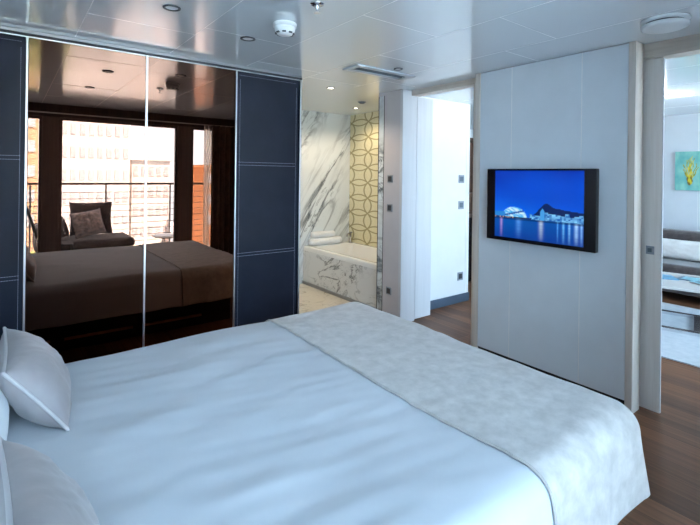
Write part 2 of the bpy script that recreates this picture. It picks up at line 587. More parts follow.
# ------------------------------------------------------------------ windows (behind the camera, seen in the mirror)
def window_wall(idx, xa, xb, posts, label):
    w_ = empty('window_%d' % idx, ((xa + xb) / 2, YB - .05, 0), label, 'window')
    w_['kind'] = 'structure'
    box('window_head', xa, xb, YB - .10, YB, 2.065, CEIL, 'darkwood', w_)
    box('window_sill', xa, xb, YB - .10, YB, 0, .06, 'frame', w_, .003)
    for (p, q) in posts:
        box('window_post', p, q, YB - .10, YB + .004, .06, 2.065, 'frame', w_, .004)
    edges = [xa] + [v for pq in posts for v in pq] + [xb]
    for k in range(0, len(edges), 2):
        a, b = edges[k], edges[k + 1]
        if b - a > .05:
            box('window_pane', a, b, YB - .056, YB - .048, .06, 2.065, 'glass', w_)
            bm = bmesh.new()
            bm_box(bm, a, b, YB - .075, YB - .03, 2.03, 2.065); bm_box(bm, a, b, YB - .075, YB - .03, .06, .10)
            bm_box(bm, a, a + .03, YB - .075, YB - .03, .10, 2.03); bm_box(bm, b - .03, b, YB - .075, YB - .03, .10, 2.03)
            obj('window_frame', bm, 'frame', w_)
    return w_
window_wall(1, XL, XT, [(.322, .50), (1.914, 2.11), (2.85, 2.95)], 'balcony glazing reflected in the bronze mirror doors')
window_wall(2, 3.30, XF, [(3.30, 3.40), (4.95, 5.10), (6.66, 6.76)], 'living room balcony glazing')
struct(box('trim_10', XL, 2.9, YB + .006, YB + .02, 2.10, 2.115, 'joint'), 'pale line under the curtain box above the balcony window', 'trim')

# balcony and what lies beyond it
struct(box('balcony_floor', XL - .6, XF + .1, -2.35, YB - .10, -.10, -.02, 'teak'), 'pale teak balcony deck', 'balcony')
struct(box('balcony_soffit', XL - .6, XF + .1, -2.2, YB - .10, 2.30, 2.55, 'white'), 'underside of the balcony above', 'balcony')
struct(box('quay', -90, 130, -120, -14, -12.5, -12, 'concrete'), 'pale concrete quay below the balcony', 'ground')
rl = empty('balcony_railing', (1.6, -1.95, 0), 'balcony railing with brown top rail and thin horizontal bars', 'railing')
box('top_rail', XL - .6, XF, -1.98, -1.92, 1.185, 1.22, 'darkwood', rl, .006)
for k in range(10):
    z = .12 + k * .105
    obj('bar', bm_tube(bmesh.new(), [(XL - .6, -1.95, z), (XF, -1.95, z)], .006, 6), 'steel', rl)
for k in range(8):
    x = -.75 + k * 1.02
    box('post', x - .012, x + .012, -1.965, -1.935, -.02, 1.185, 'steel', rl)

# ------------------------------------------------------------------ wardrobe
wd = empty('wardrobe', (.7, YW + .3, 0), 'built-in wardrobe with navy leather and bronze mirror sliding doors', 'wardrobe')
WT = 2.183
box('body', XL + .004, 1.905, YW + .035, YW + .61, 0, WT - .02, 'carcass', wd)
box('top_rail', XL + .004, 1.928, YW - .002, YW + .05, WT, WT + .012, 'carcass', wd)
box('pelmet', XL + .004, 1.93, YW + .01, YW + .60, WT + .012, CEIL - .002, 'steel', wd, label='dark strip above the doors')
box('side_panel', 1.905, 1.928, YW + .002, YW + .61, 0, WT, 'leather', wd, .002)
def door(name, x0, x1, m):
    d = box(name, x0 + .004, x1 - .004, YW, YW + .03, .05, WT - .012, m, wd, .0015)
    return d
def trim_v(x, par, wv=.005):
    box('edge_trim', x - wv, x + wv, YW - .006, YW + .03, .05, WT - .006, 'alu', par, .001, label='bright aluminium edge trim')
def stitch(par, x0, x1):
    lab = 'pale double stitched seam'
    xs_ = [x0 + .015 + i * .012 for i in range(int((x1 - x0 - .03) / .012))]
    for zc in (.785, 1.475):
        bm = bmesh.new()
        for dz in (-.011, .011):
            for xs in xs_:
                bm_box(bm, xs, xs + .0095, YW - .0012, YW + .0005, zc + dz - .0012, zc + dz + .0012)
        obj('stitching', bm, 'thread', par, label=lab)
    for xx in (x0 + .022, x1 - .022):
        bm = bmesh.new()
        for i in range(int((WT - .12) / .012)):
            zs = .06 + i * .012
            bm_box(bm, xx - .0009, xx + .0009, YW - .001, YW + .0005, zs, zs + .0095)
        obj('stitching', bm, 'thread', par, label='pale stitched seam')
    bm = bmesh.new()
    for xs in xs_:
        bm_box(bm, xs, xs + .0095, YW - .001, YW + .0005, WT - .042, WT - .040)
    obj('stitching', bm, 'thread', par, label='pale stitched seam')
l1 = door('leather_door', XL + .006, .078, 'leather'); stitch(l1, XL + .01, .074)
m1 = door('mirror_door', .084, .7275, 'mirror'); m1['label'] = 'bronze tinted mirror'
m2 = door('mirror_door', .7275, 1.353, 'mirror'); m2['label'] = 'bronze tinted mirror'
l2 = door('leather_door', 1.36, 1.9, 'leather'); stitch(l2, 1.364, 1.896)
trim_v(.081, m1); trim_v(.7275, m1, .006); trim_v(1.3565, l2, .004)
trim_v(1.916, l2, .006)
for d_, a, b in ((l1, XL + .006, .078), (m1, .084, .7275), (m2, .7275, 1.353), (l2, 1.36, 1.926)):
    box('head_trim', a, b, YW - .004, YW + .03, WT - .012, WT - .005, 'alu', d_, .001, label='aluminium top trim')

# ------------------------------------------------------------------ bed
BX0, BX1, BY0, BY1, BZ = -.30, 1.92, .655, 2.41, .55
R = .09
xi = BX1 - R; yi0 = BY0 + R; yi1 = BY1 - R

def drape(a, b, off=0.0, hem_flare=.10):
    qx = min(a, xi); qy = min(max(b, yi0), yi1)
    ox, oy = a - qx, b - qy
    e = math.hypot(ox, oy)
    if e < 1e-9:
        x, y, z = a, b, BZ + off
        nrm = Vector((0, 0, 1)); L = 0
    else:
        mxn = max(abs(ox), abs(oy))
        L = .86 * mxn + .14 * e
        n = Vector((ox / e, oy / e, 0))
        RR = R + off
        if L < RR * PI / 2:
            h = RR * math.sin(L / RR); dz = RR * (1 - math.cos(L / RR))
        else:
            s = L - RR * PI / 2
            h = RR + hem_flare * s; dz = RR + s * (1 - hem_flare * .5)
        x, y, z = qx + n.x * h, qy + n.y * h, BZ + off - dz
        # soft vertical folds that grow towards the hem
        dr = max(0, dz - .08)
        t = a if abs(oy) > abs(ox) else b
        amp = .045 * dr
        wv = math.sin(t * 17 + 2 * math.sin(t * 5.1)) * amp
        x += n.x * wv; y += n.y * wv
    # puffiness and creases on the top
    if z > BZ - .1:
        nz = noise.noise(Vector((a * 1.6, b * 1.3, 3.1))) * .012
        cz = noise.noise(Vector((a * 2.2 + b * .6, b * 8.5 - a * 1.5, 1.7)))
        cz2 = noise.noise(Vector((a * 4.0, b * 17.0 + a * 3, 5.2)))
        k = min(1, (z - BZ + .1) / .1)
        z += k * (nz + cz * .0058 + cz2 * .0034)
    return Vector((x, y, z))

bed = empty('bed', (.8, 1.53, 0), 'large double bed with dark drawer base in front of wardrobe', 'bed')
box('base', -.36, 1.72, .80, 2.26, 0, .29, 'base', bed, .004)
box('mattress', -.34, 1.76, .80, 2.26, .29, .515, 'white', bed, .05, seg=4)
box('headboard', -.46, -.37, .62, 2.45, 0, 1.05, 'base', bed, .02, seg=3)
for (a, b) in ((-.26, .30), (.32, .88), (.90, 1.46)):
    dr = box('drawer', a + .004, b - .004, 2.26, 2.276, .03, .20, 'base', bed, .003)
    box('handle', a + .04, b - .03, 2.276, 2.292, .085, .105, 'handle', dr, .002, label='brown wooden pull strip')

NA, NB = 190, 230
ALEN = xi + R * PI / 2 + .225
BL0, BL1 = yi0 - R * PI / 2 - .225, yi1 + R * PI / 2 + .225
bm = bm_grid(lambda s, t: drape(BX0 + .02 + (ALEN - BX0) * s, BL0 + (BL1 - BL0) * t), NA, NB)
o = obj('duvet', bm, 'duvet', smooth=True)
o.modifiers.new('solid', 'SOLIDIFY').thickness = .02
o.modifiers['solid'].offset = -1
tag(o, 'smooth white duvet spread over the whole bed', 'duvet')

TA0, TA1 = 1.215, xi + R * PI / 2 + .235
TB0, TB1 = yi0 - R * PI / 2 - .235, yi1 + R * PI / 2 + .235
def throw_pt(s, t):
    b = TB0 + (TB1 - TB0) * t
    a0 = TA0 + .012 * math.sin(b * 4.0) + .014 * math.sin(b * 2.1 + 1)
    a = a0 + (TA1 - a0) * s
    p = drape(a, b, .007)
    return p
bm = bm_grid(throw_pt, 90, 200)
o = obj('bed_throw', bm, 'throw', smooth=True)
o.modifiers.new('solid', 'SOLIDIFY').thickness = .004
o.modifiers['solid'].offset = -1
tag(o, 'silvery beige velvet throw laid across the foot of the bed', 'throw')
hem = obj('hem', bm_tube(bmesh.new(), [throw_pt(0.008, t / 120) + Vector((0, 0, .001)) for t in range(121)], .0018, 6), 'throw', o, True)

def cushion(name, center, up, nrm, W, H, T, m, label, cat, group=None, piping=True, seed=0, pinch=.07, wr=1.0, pm=None):
    up = Vector(up).normalized(); nrm = Vector(nrm); nrm = (nrm - up * nrm.dot(up)).normalized()
    side = up.cross(nrm).normalized()
    C = Vector(center)
    def pt(u, v, sg):
        pu = u * (1 - pinch * (1 - v * v) * abs(u) ** 3)
        pv = v * (1 - pinch * (1 - u * u) * abs(v) ** 3)
        th = T / 2 * (max(0, 1 - abs(u) ** 2.6) ** .55) * (max(0, 1 - abs(v) ** 2.6) ** .55)
        wv = noise.noise(Vector((u * 2.2 + seed, v * 2.2, sg * 3 + seed))) * .10 + noise.noise(Vector((u * 9 + v * 3, v * 2.2 + seed, sg))) * .06 * wr + noise.noise(Vector((u * 20 - v * 4, v * 4 + seed, sg))) * .03 * wr
        th *= 1 + wv
        return C + side * (pu * W / 2) + up * (pv * H / 2) + nrm * (sg * th)
    n = 40
    bm = bmesh.new()
    for sg in (1, -1):
        V = [[bm.verts.new(pt(-1 + 2 * i / n, -1 + 2 * j / n, sg)) for j in range(n + 1)] for i in range(n + 1)]
        for i in range(n):
            for j in range(n):
                f = (V[i][j], V[i + 1][j], V[i + 1][j + 1], V[i][j + 1])
                bm.faces.new(f if sg > 0 else f[::-1])
    bmesh.ops.remove_doubles(bm, verts=bm.verts, dist=1e-5)
    bmesh.ops.recalc_face_normals(bm, faces=bm.faces)
    o = obj(name, bm, m, smooth=True)
    tag(o, label, cat, group)
    if piping:
        ring = []
        for k in range(4):
            for i in range(24):
                q = -1 + 2 * i / 24
                u, v = ((q, -1), (1, q), (-q, 1), (-1, -q))[k]
                ring.append(pt(u, v, 1))
        obj('piping', bm_tube(bmesh.new(), ring, .0055, 6, True), pm or 'piping', o, True)
    return o

UP = (-.60, 0, .80); NR = (.80, 0, .60)
cushion('cushion', (.080, 1.965, .668), UP, NR, .50, .285, .17, 'cushion', 'piped pale satin cushion on the bed nearer the wardrobe', 'cushion', 'satin cushions on the bed', seed=1.3)
cushion('cushion', (.075, 1.105, .672), (-.56, .07, .83), (.83, .10, .56), .50, .275, .125, 'cushion', 'piped pale satin cushion at the bottom left corner of the photo', 'cushion', 'satin cushions on the bed', seed=4.1)
cushion('pillow', (-.140, 1.88, .728), UP, NR, .74, .44, .20, 'pillow', 'white pillow behind the satin cushion nearer the wardrobe', 'pillow', 'white pillows at the head of the bed', False, 7.7)
cushion('pillow', (-.160, 1.12, .735), UP, NR, .74, .44, .20, 'pillow', 'white pillow behind the satin cushion at the photo corner', 'pillow', 'white pillows at the head of the bed', False, 9.1)

# ------------------------------------------------------------------ television
tv = empty('television', (XT, 1.66, 1.19), 'wall mounted flat television showing a blue night harbour', 'television')
TX = 2.885
TY0, TY1, TZ0, TZ1 = 1.272, 2.063, .936, 1.459
box('casing', TX + .004, TX + .04, TY0, TY1, TZ0, TZ1, 'gloss', tv, .004)
box('bezel', TX, TX + .006, TY0, TY1, TZ0, TZ1, 'gloss', tv, .002)
box('wall_bracket', TX + .04, XT, 1.5, 1.82, 1.05, 1.32, 'blackm', tv, .004)
box('mounting_arm', TX + .04, XT - .005, 1.86, 1.90, .985, 1.02, 'blackm', tv, .003)
SY0, SY1, SZ0, SZ1 = 1.345, 1.992, .962, 1.446
def pic(u, v):
    """u left to right, v bottom to top, a night harbour"""
    hor = .30
    def clamp(x): return max(0., min(1., x))
    n = noise.noise(Vector((u * 3, v * 3, 1.0)))
    if v > hor:
        t = (v - hor) / (1 - hor)
        c = Vector((0.0, .10, .78)).lerp(Vector((0.0, .03, .42)), clamp(t * .9 + n * .35))
        c = c.lerp(Vector((.0, .17, .90)), clamp((.45 - t) * 1.4) * clamp(1 - u * 1.2 + .3))
        # dark hill on the right
        hz = hor + .05 + .17 * math.exp(-((u - .60) / .09) ** 2) + .12 * clamp((u - .58) * 6) * (1 - .25 * clamp((u - .75) * 4))
        if v < hz and u > .46:
            c = Vector((.004, .018, .11))
        # lit city on the shore
        cell = noise.noise(Vector((math.floor(u * 46), math.floor(v * 46), 7.3)))
        lim = hor + .05 + .07 * (0.5 + noise.noise(Vector((math.floor(u * 22) * 1.7, 2.2, .4))))
        if .43 < u and v < lim:
            c = Vector((.01, .12, .45)).lerp(Vector((.25, .65, 1.0)), clamp(cell * 1.3 + .35))
        if abs(u - .575) < .022 and v < hor + .17 - abs(u - .575) * 2:
            c = Vector((.06, .33, .75))
        # the low rounded building outlined in light
        du = (u - .245) / .155
        top = hor + .165 * math.sqrt(max(0, 1 - du * du)) if abs(du) < 1 else 0
        if v < top:
            k = noise.noise(Vector((u * 26 + v * 20, v * 30, 2.2)))
            c = Vector((.05, .42, .85)).lerp(Vector((.75, .95, 1.0)), clamp(.35 + k * 1.1))
            if abs(v - (hor + .075 + .05 * du)) < .012:
                c = Vector((.02, .10, .40))
        if u < .13 and v < hor + .09:
            c = Vector((.02, .22, .65))
        if v < hor + .018 and u < .45:
            c = Vector((.01, .02, .08)) if u > .25 or noise.noise(Vector((u * 50, 0, 0))) < .1 else Vector((.6, .35, .2))
    else:
        t = (hor - v) / hor
        c = Vector((.0, .085, .42)).lerp(Vector((.0, .035, .30)), clamp(t + n * .6))
        for (uu, ww, cc) in ((.085, .013, (.55, .25, .35)), (.30, .03, (.10, .25, .45)), (.56, .022, (.55, .60, .45)), (.80, .011, (.2, .55, .8)), (.86, .010, (.3, .65, .9)), (.93, .018, (.5, .75, .9)), (.74, .007, (.12, .4, .7)), (.98, .01, (.35, .6, .8))):
            k = math.exp(-((u - uu) / ww) ** 2) * (1 - t) ** .7 * (.8 + .3 * noise.noise(Vector((uu * 9, v * 60, 0))))
            c = c + Vector(cc) * max(0, k)
        if t < .10:
            c = c * .45
    return c
nu, nv = 150, 112
bm = bmesh.new()
cl = bm.loops.layers.float_color.new('Col')
def P_tv(u, v): return (TX - .0006, SY1 + (SY0 - SY1) * u, SZ0 + (SZ1 - SZ0) * v)
V = [[bm.verts.new(P_tv(i / nu, j / nv)) for j in range(nv + 1)] for i in range(nu + 1)]
for i in range(nu):
    for j in range(nv):
        f = bm.faces.new((V[i][j], V[i][j + 1], V[i + 1][j + 1], V[i + 1][j]))
        for lp, (a, b) in zip(f.loops, ((i, j), (i, j + 1), (i + 1, j + 1), (i + 1, j))):
            c = pic(a / nu, b / nv)
            lp[cl] = (c[0], c[1], c[2], 1)
bmesh.ops.recalc_face_normals(bm, faces=bm.faces)
obj('screen', bm, 'tv', tv, label='lit picture of a harbour at night, all blue')

# ------------------------------------------------------------------ switches and sockets
def switch_x(y, z, label, socket=False):
    s = empty('wall_socket' if socket else 'light_switch', (XT, y, z), label, 'socket' if socket else 'switch', 'switches and sockets on the taupe wall')
    box('plate', XT - .008, XT - .001, y - .036, y + .036, z - .036, z + .036, 'plate', s, .002)
    box('button', XT - .011, XT - .006, y - .024, y + .024, z - .026, z + .026, 'button', s, .002)
    return s
def switch_y(x, z, label, socket=False):
    s = empty('wall_socket' if socket else 'light_switch', (x, YH, z), label, 'socket' if socket else 'switch', 'switches and sockets on the hall wall')
    box('plate', x - .045, x + .045, YH - .008, YH - .001, z - .045, z + .045, 'plate', s, .002)
    box('button', x - .028, x + .028, YH - .011, YH - .006, z - .028, z + .028, 'button' if socket else 'slot', s, .002)
    return s
switch_x(3.215, 1.366, 'uppermost dark square switch on the taupe wall')
switch_x(3.215, 1.085, 'middle dark square switch on the taupe wall')
switch_x(3.215, .281, 'low dark socket on the taupe wall near the bed', True)
switch_y(4.01, 1.371, 'upper switch on the bright white hall wall')
switch_y(4.01, 1.081, 'lower of two switches on the bright white hall wall')
switch_y(4.01, .290, 'socket low on the bright white hall wall', True)

# ------------------------------------------------------------------ ceiling fittings
def downlight(x, y, label, group, r=.042, lit=None, rim='grey_plastic'):
    e = empty('downlight', (x, y, CEIL), label, 'downlight', group)
    bm = bm_lathe(bmesh.new(), [(r * .72, -.001), (r * .78, -.006), (r, -.005), (r, 0), (r * .72, 0)], 28, (x, y, CEIL))
    obj('rim', bm, rim, e, True)
    bm = bm_lathe(bmesh.new(), [(0, -.002), (r * .70, -.002), (r * .70, -.0005), (0, -.0005)], 24, (x, y, CEIL))
    obj('bulb', bm, lit or 'white_plastic', e, False)
    return e
downlight(1.143, 2.529, 'chrome downlight in the ceiling in front of the right leather door', 'bedroom downlights', .045)
downlight(.635, 2.30, 'unlit downlight in front of the mirror doors, seen reflected nearer the ceiling edge', 'bedroom downlights')
downlight(.62, 1.40, 'unlit downlight above the bed, seen reflected just over the window', 'bedroom downlights')
downlight(2.36, 2.50, 'small chrome downlight beside the long ceiling vent', 'bedroom downlights', .035)

def point_light(name, loc, e, c, rad, par=None, spot=None):
    ld = bpy.data.lights.new(name, 'SPOT' if spot else 'POINT')
    ld.energy = e; ld.color = c; ld.shadow_soft_size = rad
    if spot:
        ld.spot_size = spot; ld.spot_blend = .6
    o = bpy.data.objects.new(name, ld)
    COL.objects.link(o)
    if par is not None:
        o.parent = par; o.location = Vector(loc) - Vector(par.location)
    else:
        o.location = loc
    return o
WARM = (1.0, .80, .56)
b1 = downlight(2.402, 3.46, 'glowing downlight at the bathroom opening', 'bathroom downlights', .04, 'lamp')
point_light('lamp_light', (2.402, 3.46, CEIL - .03), 16, WARM, .03, b1, 2.4)
b2 = downlight(2.55, 4.45, 'glowing downlight over the marble bathroom floor hidden behind the wardrobe', 'bathroom downlights', .04, 'lamp')
point_light('lamp_light', (2.55, 4.45, CEIL - .03), 17, WARM, .03, b2, 2.6)
b3 = downlight(3.36, 4.3, 'glowing downlight above the middle of the bathtub', 'bathroom downlights', .04, 'lamp')
point_light('lamp_light', (3.36, 4.3, CEIL - .03), 13, WARM, .03, b3, 2.6)
# extract valve above the bath
bm = bm_lathe(bmesh.new(), [(0, -.022), (.02, -.02), (.035, -.012), (.03, -.006), (.045, -.004), (.05, 0), (0, 0)], 24, (3.133, 3.9, CEIL))
tag(obj('extract_valve', bm, 'grey_plastic', smooth=True), 'small dark round extract valve on the bathroom ceiling', 'vent')

sm = empty('smoke_detector', (1.185, 2.15, CEIL), 'white round smoke detector on the ceiling left of centre', 'smoke detector')
obj('base', bm_lathe(bmesh.new(), [(0, 0), (.062, 0), (.064, -.006), (.062, -.022), (0, -.022)], 32, (1.185, 2.15, CEIL)), 'white_plastic', sm, True)
obj('sensor_head', bm_lathe(bmesh.new(), [(0, -.022), (.054, -.022), (.056, -.034), (.050, -.05), (.040, -.060), (.022, -.066), (0, -.067)], 32, (1.185, 2.15, CEIL)), 'white_plastic', sm, True)
bm = bmesh.new()
for k in range(8):
    a = 2 * PI * k / 8 + .2
    mm = Matrix.Translation((1.185, 2.15, CEIL - .054)) @ Matrix.Rotation(a, 4, 'Z')
    bm_box(bm, .034, .052, -.010, .010, -.004, .003, .001, 1, mm)
obj('slot', bm, 'grey_plastic', sm, label='dark intake slots')

sp = empty('sprinkler', (1.164, 1.80, CEIL), 'small metal sprinkler head at the top edge of the photo', 'sprinkler')
obj('escutcheon', bm_lathe(bmesh.new(), [(0, 0), (.034, 0), (.032, -.006), (.014, -.010), (0, -.010)], 24, (1.164, 1.80, CEIL)), 'chrome', sp, True)
obj('body', bm_lathe(bmesh.new(), [(.010, -.008), (.010, -.022), (.006, -.026), (.006, -.040), (0, -.041)], 16, (1.164, 1.80, CEIL)), 'chrome', sp, True)
obj('deflector', bm_lathe(bmesh.new(), [(0, -.042), (.017, -.042), (.017, -.045), (0, -.045)], 20, (1.164, 1.80, CEIL)), 'chrome', sp)

# long slot vent
vt = empty('ceiling_vent', (2.31, 2.68, CEIL), 'long white slot vent in the ceiling near the bathroom', 'vent')
VX0, VX1, VY0, VY1 = 2.035, 2.63, 2.585, 2.775
bm = bmesh.new()
bm_box(bm, VX0, VX1, VY0, VY0 + .05, CEIL - .010, CEIL, .002); bm_box(bm, VX0, VX1, VY1 - .05, VY1, CEIL - .010, CEIL, .002)
bm_box(bm, VX0, VX0 + .05, VY0 + .03, VY1 - .03, CEIL - .010, CEIL, .002); bm_box(bm, VX1 - .05, VX1, VY0 + .03, VY1 - .03, CEIL - .010, CEIL, .002)
obj('frame', bm, 'vent', vt)
box('backing', VX0 + .04, VX1 - .04, VY0 + .03, VY1 - .03, CEIL - .002, CEIL - .0005, 'slot', vt)
for k in range(2):
    y = VY0 + .068 + k * .034
    box('blade', VX0 + .05, VX1 - .05, y, y + .010, CEIL - .009, CEIL - .002, 'slot', vt)

# round two tier fitting over the doorway
lp = empty('ceiling_speaker', (2.665, .85, CEIL), 'round white two-tier ceiling fitting near the right doorway', 'ceiling speaker')
obj('base_ring', bm_lathe(bmesh.new(), [(0, 0), (.105, 0), (.108, -.008), (.104, -.014), (.09, -.016), (0, -.016)], 40, (2.665, .85, CEIL)), 'white_plastic', lp, True)
obj('neck', bm_lathe(bmesh.new(), [(.088, -.014), (.088, -.026)], 32, (2.665, .85, CEIL)), 'grey_plastic', lp, True)
obj('cover_disc', bm_lathe(bmesh.new(), [(0, -.024), (.100, -.024), (.106, -.030), (.104, -.040), (.09, -.046), (0, -.050)], 40, (2.665, .85, CEIL)), 'white_plastic', lp, True)

# ------------------------------------------------------------------ bathroom
tub = empty('bathtub', (3.36, 4.15, 0), 'white bathtub built in behind a veined marble front', 'bathtub')
TBX0, TBX1, TBY0, TBY1, TBZ = 3.0, XG - .003, 3.402, YBK - .003, .49
box('front_panel', TBX0, TBX0 + .03, TBY0, TBY1, 0.012, TBZ - .055, 'marble2', tub, .002, label='grey veined marble apron')
box('plinth', TBX0 - .012, TBX0, TBY0, TBY1, .013, .05, 'steel', tub, .002, label='grey strip along the floor')
box('corner_edge', TBX0 - .006, TBX0 + .03, TBY0, TBY0 + .02, .05, TBZ - .06, 'gold', tub, .002)
# basin: outer rim to inner hollow, one surface
cx, cy = (TBX0 + TBX1) / 2, (TBY0 + TBY1) / 2
hx, hy = (TBX1 - TBX0) / 2, (TBY1 - TBY0) / 2
def rr(ax, ay, rad, n=64):
    pts = []
    for k in range(4):
        sx, sy = ((1, 1), (-1, 1), (-1, -1), (1, -1))[k]
        for i in range(n // 4):
            a = PI / 2 * (k + i / (n // 4 - 1))
            pts.append((cx + sx * (ax - rad) + rad * math.cos(a), cy + sy * (ay - rad) + rad * math.sin(a)))
    return pts
loops = [(rr(hx, hy, .015), TBZ - .055), (rr(hx, hy, .015), TBZ - .012), (rr(hx - .008, hy - .008, .02), TBZ),
         (rr(hx - .065, hy - .10, .10), TBZ), (rr(hx - .08, hy - .115, .10), TBZ - .012), (rr(hx - .10, hy - .15, .12), TBZ - .2),
         (rr(hx - .13, hy - .22, .13), TBZ - .36), (rr(hx - .2, hy - .32, .12), TBZ - .40)]
bm = bmesh.new()
L = [[bm.verts.new((x, y, z)) for (x, y) in pts] for pts, z in loops]
for A, B in zip(L, L[1:]):
    n = len(A)
    for i in range(n):
        bm.faces.new((A[i], A[(i + 1) % n], B[(i + 1) % n], B[i]))
bm.faces.new(L[-1])
bmesh.ops.recalc_face_normals(bm, faces=bm.faces)
obj('basin', bm, 'enamel', tub, True)
# towels on the far deck
def towel(x0, x1, y0, z0, r, label):
    bm = bmesh.new()
    n = 26
    pts = []
    V = []
    for i, x in enumerate([x0 + (x1 - x0) * k / 10 for k in range(11)]):
        ring = []
        for k in range(n):
            a = 2 * PI * k / n
            rr_ = r * (1 - .03 * math.cos(3 * a + x * 8)) * (1 if 0 < i < 10 else .93)
            ring.append(bm.verts.new((x, y0 + 1.15 * rr_ * math.cos(a), z0 + r + rr_ * .98 * math.sin(a))))
        V.append(ring)
    for A, B in zip(V, V[1:]):
        for k in range(n):
            bm.faces.new((A[k], A[(k + 1) % n], B[(k + 1) % n], B[k]))
    for ring in (V[0], V[-1]):
        bm.faces.new(ring)
    bmesh.ops.recalc_face_normals(bm, faces=bm.faces)
    o = obj('rolled_towel', bm, 'towel', smooth=True)
    sw = []
    for k in range(60):
        a = k / 60 * 4.2 * PI
        q = r * .9 * (1 - k / 66)
        sw.append((x0 - .001, y0 + 1.12 * q * math.cos(a), z0 + r + q * math.sin(a)))
    obj('rolled_end', bm_tube(bmesh.new(), sw, .004, 5), 'towel', o, True)
    return tag(o, label, 'towel', 'towels on the bathtub')
towel(3.06, 3.52, 4.815, TBZ + .002, .048, 'lower rolled white towel on the far end of the bathtub')
towel(3.09, 3.42, 4.825, TBZ + .097, .040, 'upper rolled white towel stacked at the far end of the bathtub')
fc = empty('bath_mixer', (XG - .05, 4.72, TBZ), 'small dark mixer tap in the far corner of the bathtub', 'tap')
obj('body', bm_lathe(bmesh.new(), [(0, 0.001), (.025, 0.001), (.025, .012), (.016, .016), (.016, .13), (0, .132)], 20, (XG - .06, 4.78, TBZ)), 'steel', fc, True)
obj('spout', bm_tube(bmesh.new(), [(XG - .06, 4.78, TBZ + .11), (XG - .09, 4.76, TBZ + .13), (XG - .15, 4.72, TBZ + .13), (XG - .17, 4.71, TBZ + .10)], .011, 10), 'steel', fc, True)
box('lever', XG - .068, XG - .052, 4.74, 4.79, TBZ + .134, TBZ + .146, 'steel', fc, .003)

# ------------------------------------------------------------------ living room seen through the right doorway
struct(box('wall_panel_joint', XF - .003, XF, 1.78, 1.784, 0, CEIL, 'joint'), 'thin vertical joint in the far wall', 'trim')
o = box('rug', 4.09, 5.88, .2, 2.4, 0.0005, .012, 'rug', bev=.004)
tag(o, 'pale grey rug under the chrome-framed coffee table', 'rug')
sf = empty('sofa', (6.35, 1.75, 0), 'low charcoal velvet sofa against the far wall', 'sofa')
SY_0, SY_1 = .7, 2.75
box('base', 6.04, 6.70, SY_0, SY_1, .10, .27, 'sofa', sf, .03, seg=3)
box('seat_cushion', 6.0, 6.52, SY_0 + .02, 1.33, .275, .43, 'sofa', sf, .05, seg=4)
box('seat_cushion', 6.0, 6.52, 1.34, SY_1 - .02, .275, .43, 'sofa', sf, .05, seg=4)
box('backrest', 6.52, 6.74, SY_0, SY_1, .275, .77, 'sofa', sf, .06, seg=4)
for x in (6.10, 6.64):
    for y in (SY_0 + .1, SY_1 - .1):
        obj('leg', bm_lathe(bmesh.new(), [(0, 0), (.016, 0), (.022, .10), (0, .10)], 14, (x, y, 0)), 'blackm', sf)
cushion('long_cushion', (6.42, 1.84, .555), (.25, 0, .97), (-.97, 0, .25), .80, .25, .13, 'cream', 'long cream cushion lying along the charcoal sofa', 'cushion', None, False, 3.3)

# coffee table
ct = empty('coffee_table', (5.14, 1.55, 0), 'coffee table with pale top and flat chrome sled frame', 'coffee table')
TH = math.radians(15)
MTb = Matrix.Translation((5.14, 1.62, 0)) @ Matrix.Rotation(TH, 4, 'Z')
def tb(x0, x1, y0, y1, z0, z1, m, name, bev=.002):
    return obj(name, bm_box(bmesh.new(), x0, x1, y0, y1, z0, z1, bev, 2, MTb), m, ct)
tb(-.40, .40, -.50, .55, .402, .42, 'tabletop', 'tabletop', .003)
tb(-.37, -.30, -.30, .50, .013, .040, 'chrome', 'floor_bar')
tb(.25, .32, -.30, .50, .013, .040, 'chrome', 'floor_bar')
tb(-.30, .25, -.30, -.24, .013, .040, 'chrome', 'side_bar')
tb(-.30, .25, .44, .50, .013, .040, 'chrome', 'side_bar')
for x in (-.36, .26):
    tb(x, x + .05, .48, .497, .040, .385, 'chrome', 'leg')
tb(-.36, .36, .48, .497, .385, .402, 'chrome', 'top_rail')
def mag(x, y, rz, w, h, z, m, label):
    mm = MTb @ Matrix.Translation((x, y, z)) @ Matrix.Rotation(rz, 4, 'Z')
    o = obj('magazine', bm_box(bmesh.new(), -w / 2, w / 2, -h / 2, h / 2, 0, .007, .001, 1, mm), m)
    tag(o, label, 'magazine', 'magazines on the coffee table')
    obj('pages', bm_box(bmesh.new(), -w / 2 + .003, w / 2 + .002, -h / 2 - .002, h / 2 + .002, .0015, .0055, 0, 1, mm), 'paper', o)
    o2 = obj('cover_picture', bm_box(bmesh.new(), -w * .36, w * .36, -h * .05, h * .38, .0068, .0076, 0, 1, mm), 'magazine_b' if m != 'magazine_b' else 'magazine_c', o)
mag(.06, .05, .35, .22, .29, .4205, 'magazine_a', 'blue magazine at the left of the coffee table pile')
mag(.13, -.26, -.25, .22, .29, .4205, 'magazine_c', 'dark blue magazine in the middle of the coffee table')
mag(-.02, -.36, .8, .21, .25, .4290, 'magazine_b', 'pale teal magazine at the right end of the coffee table')

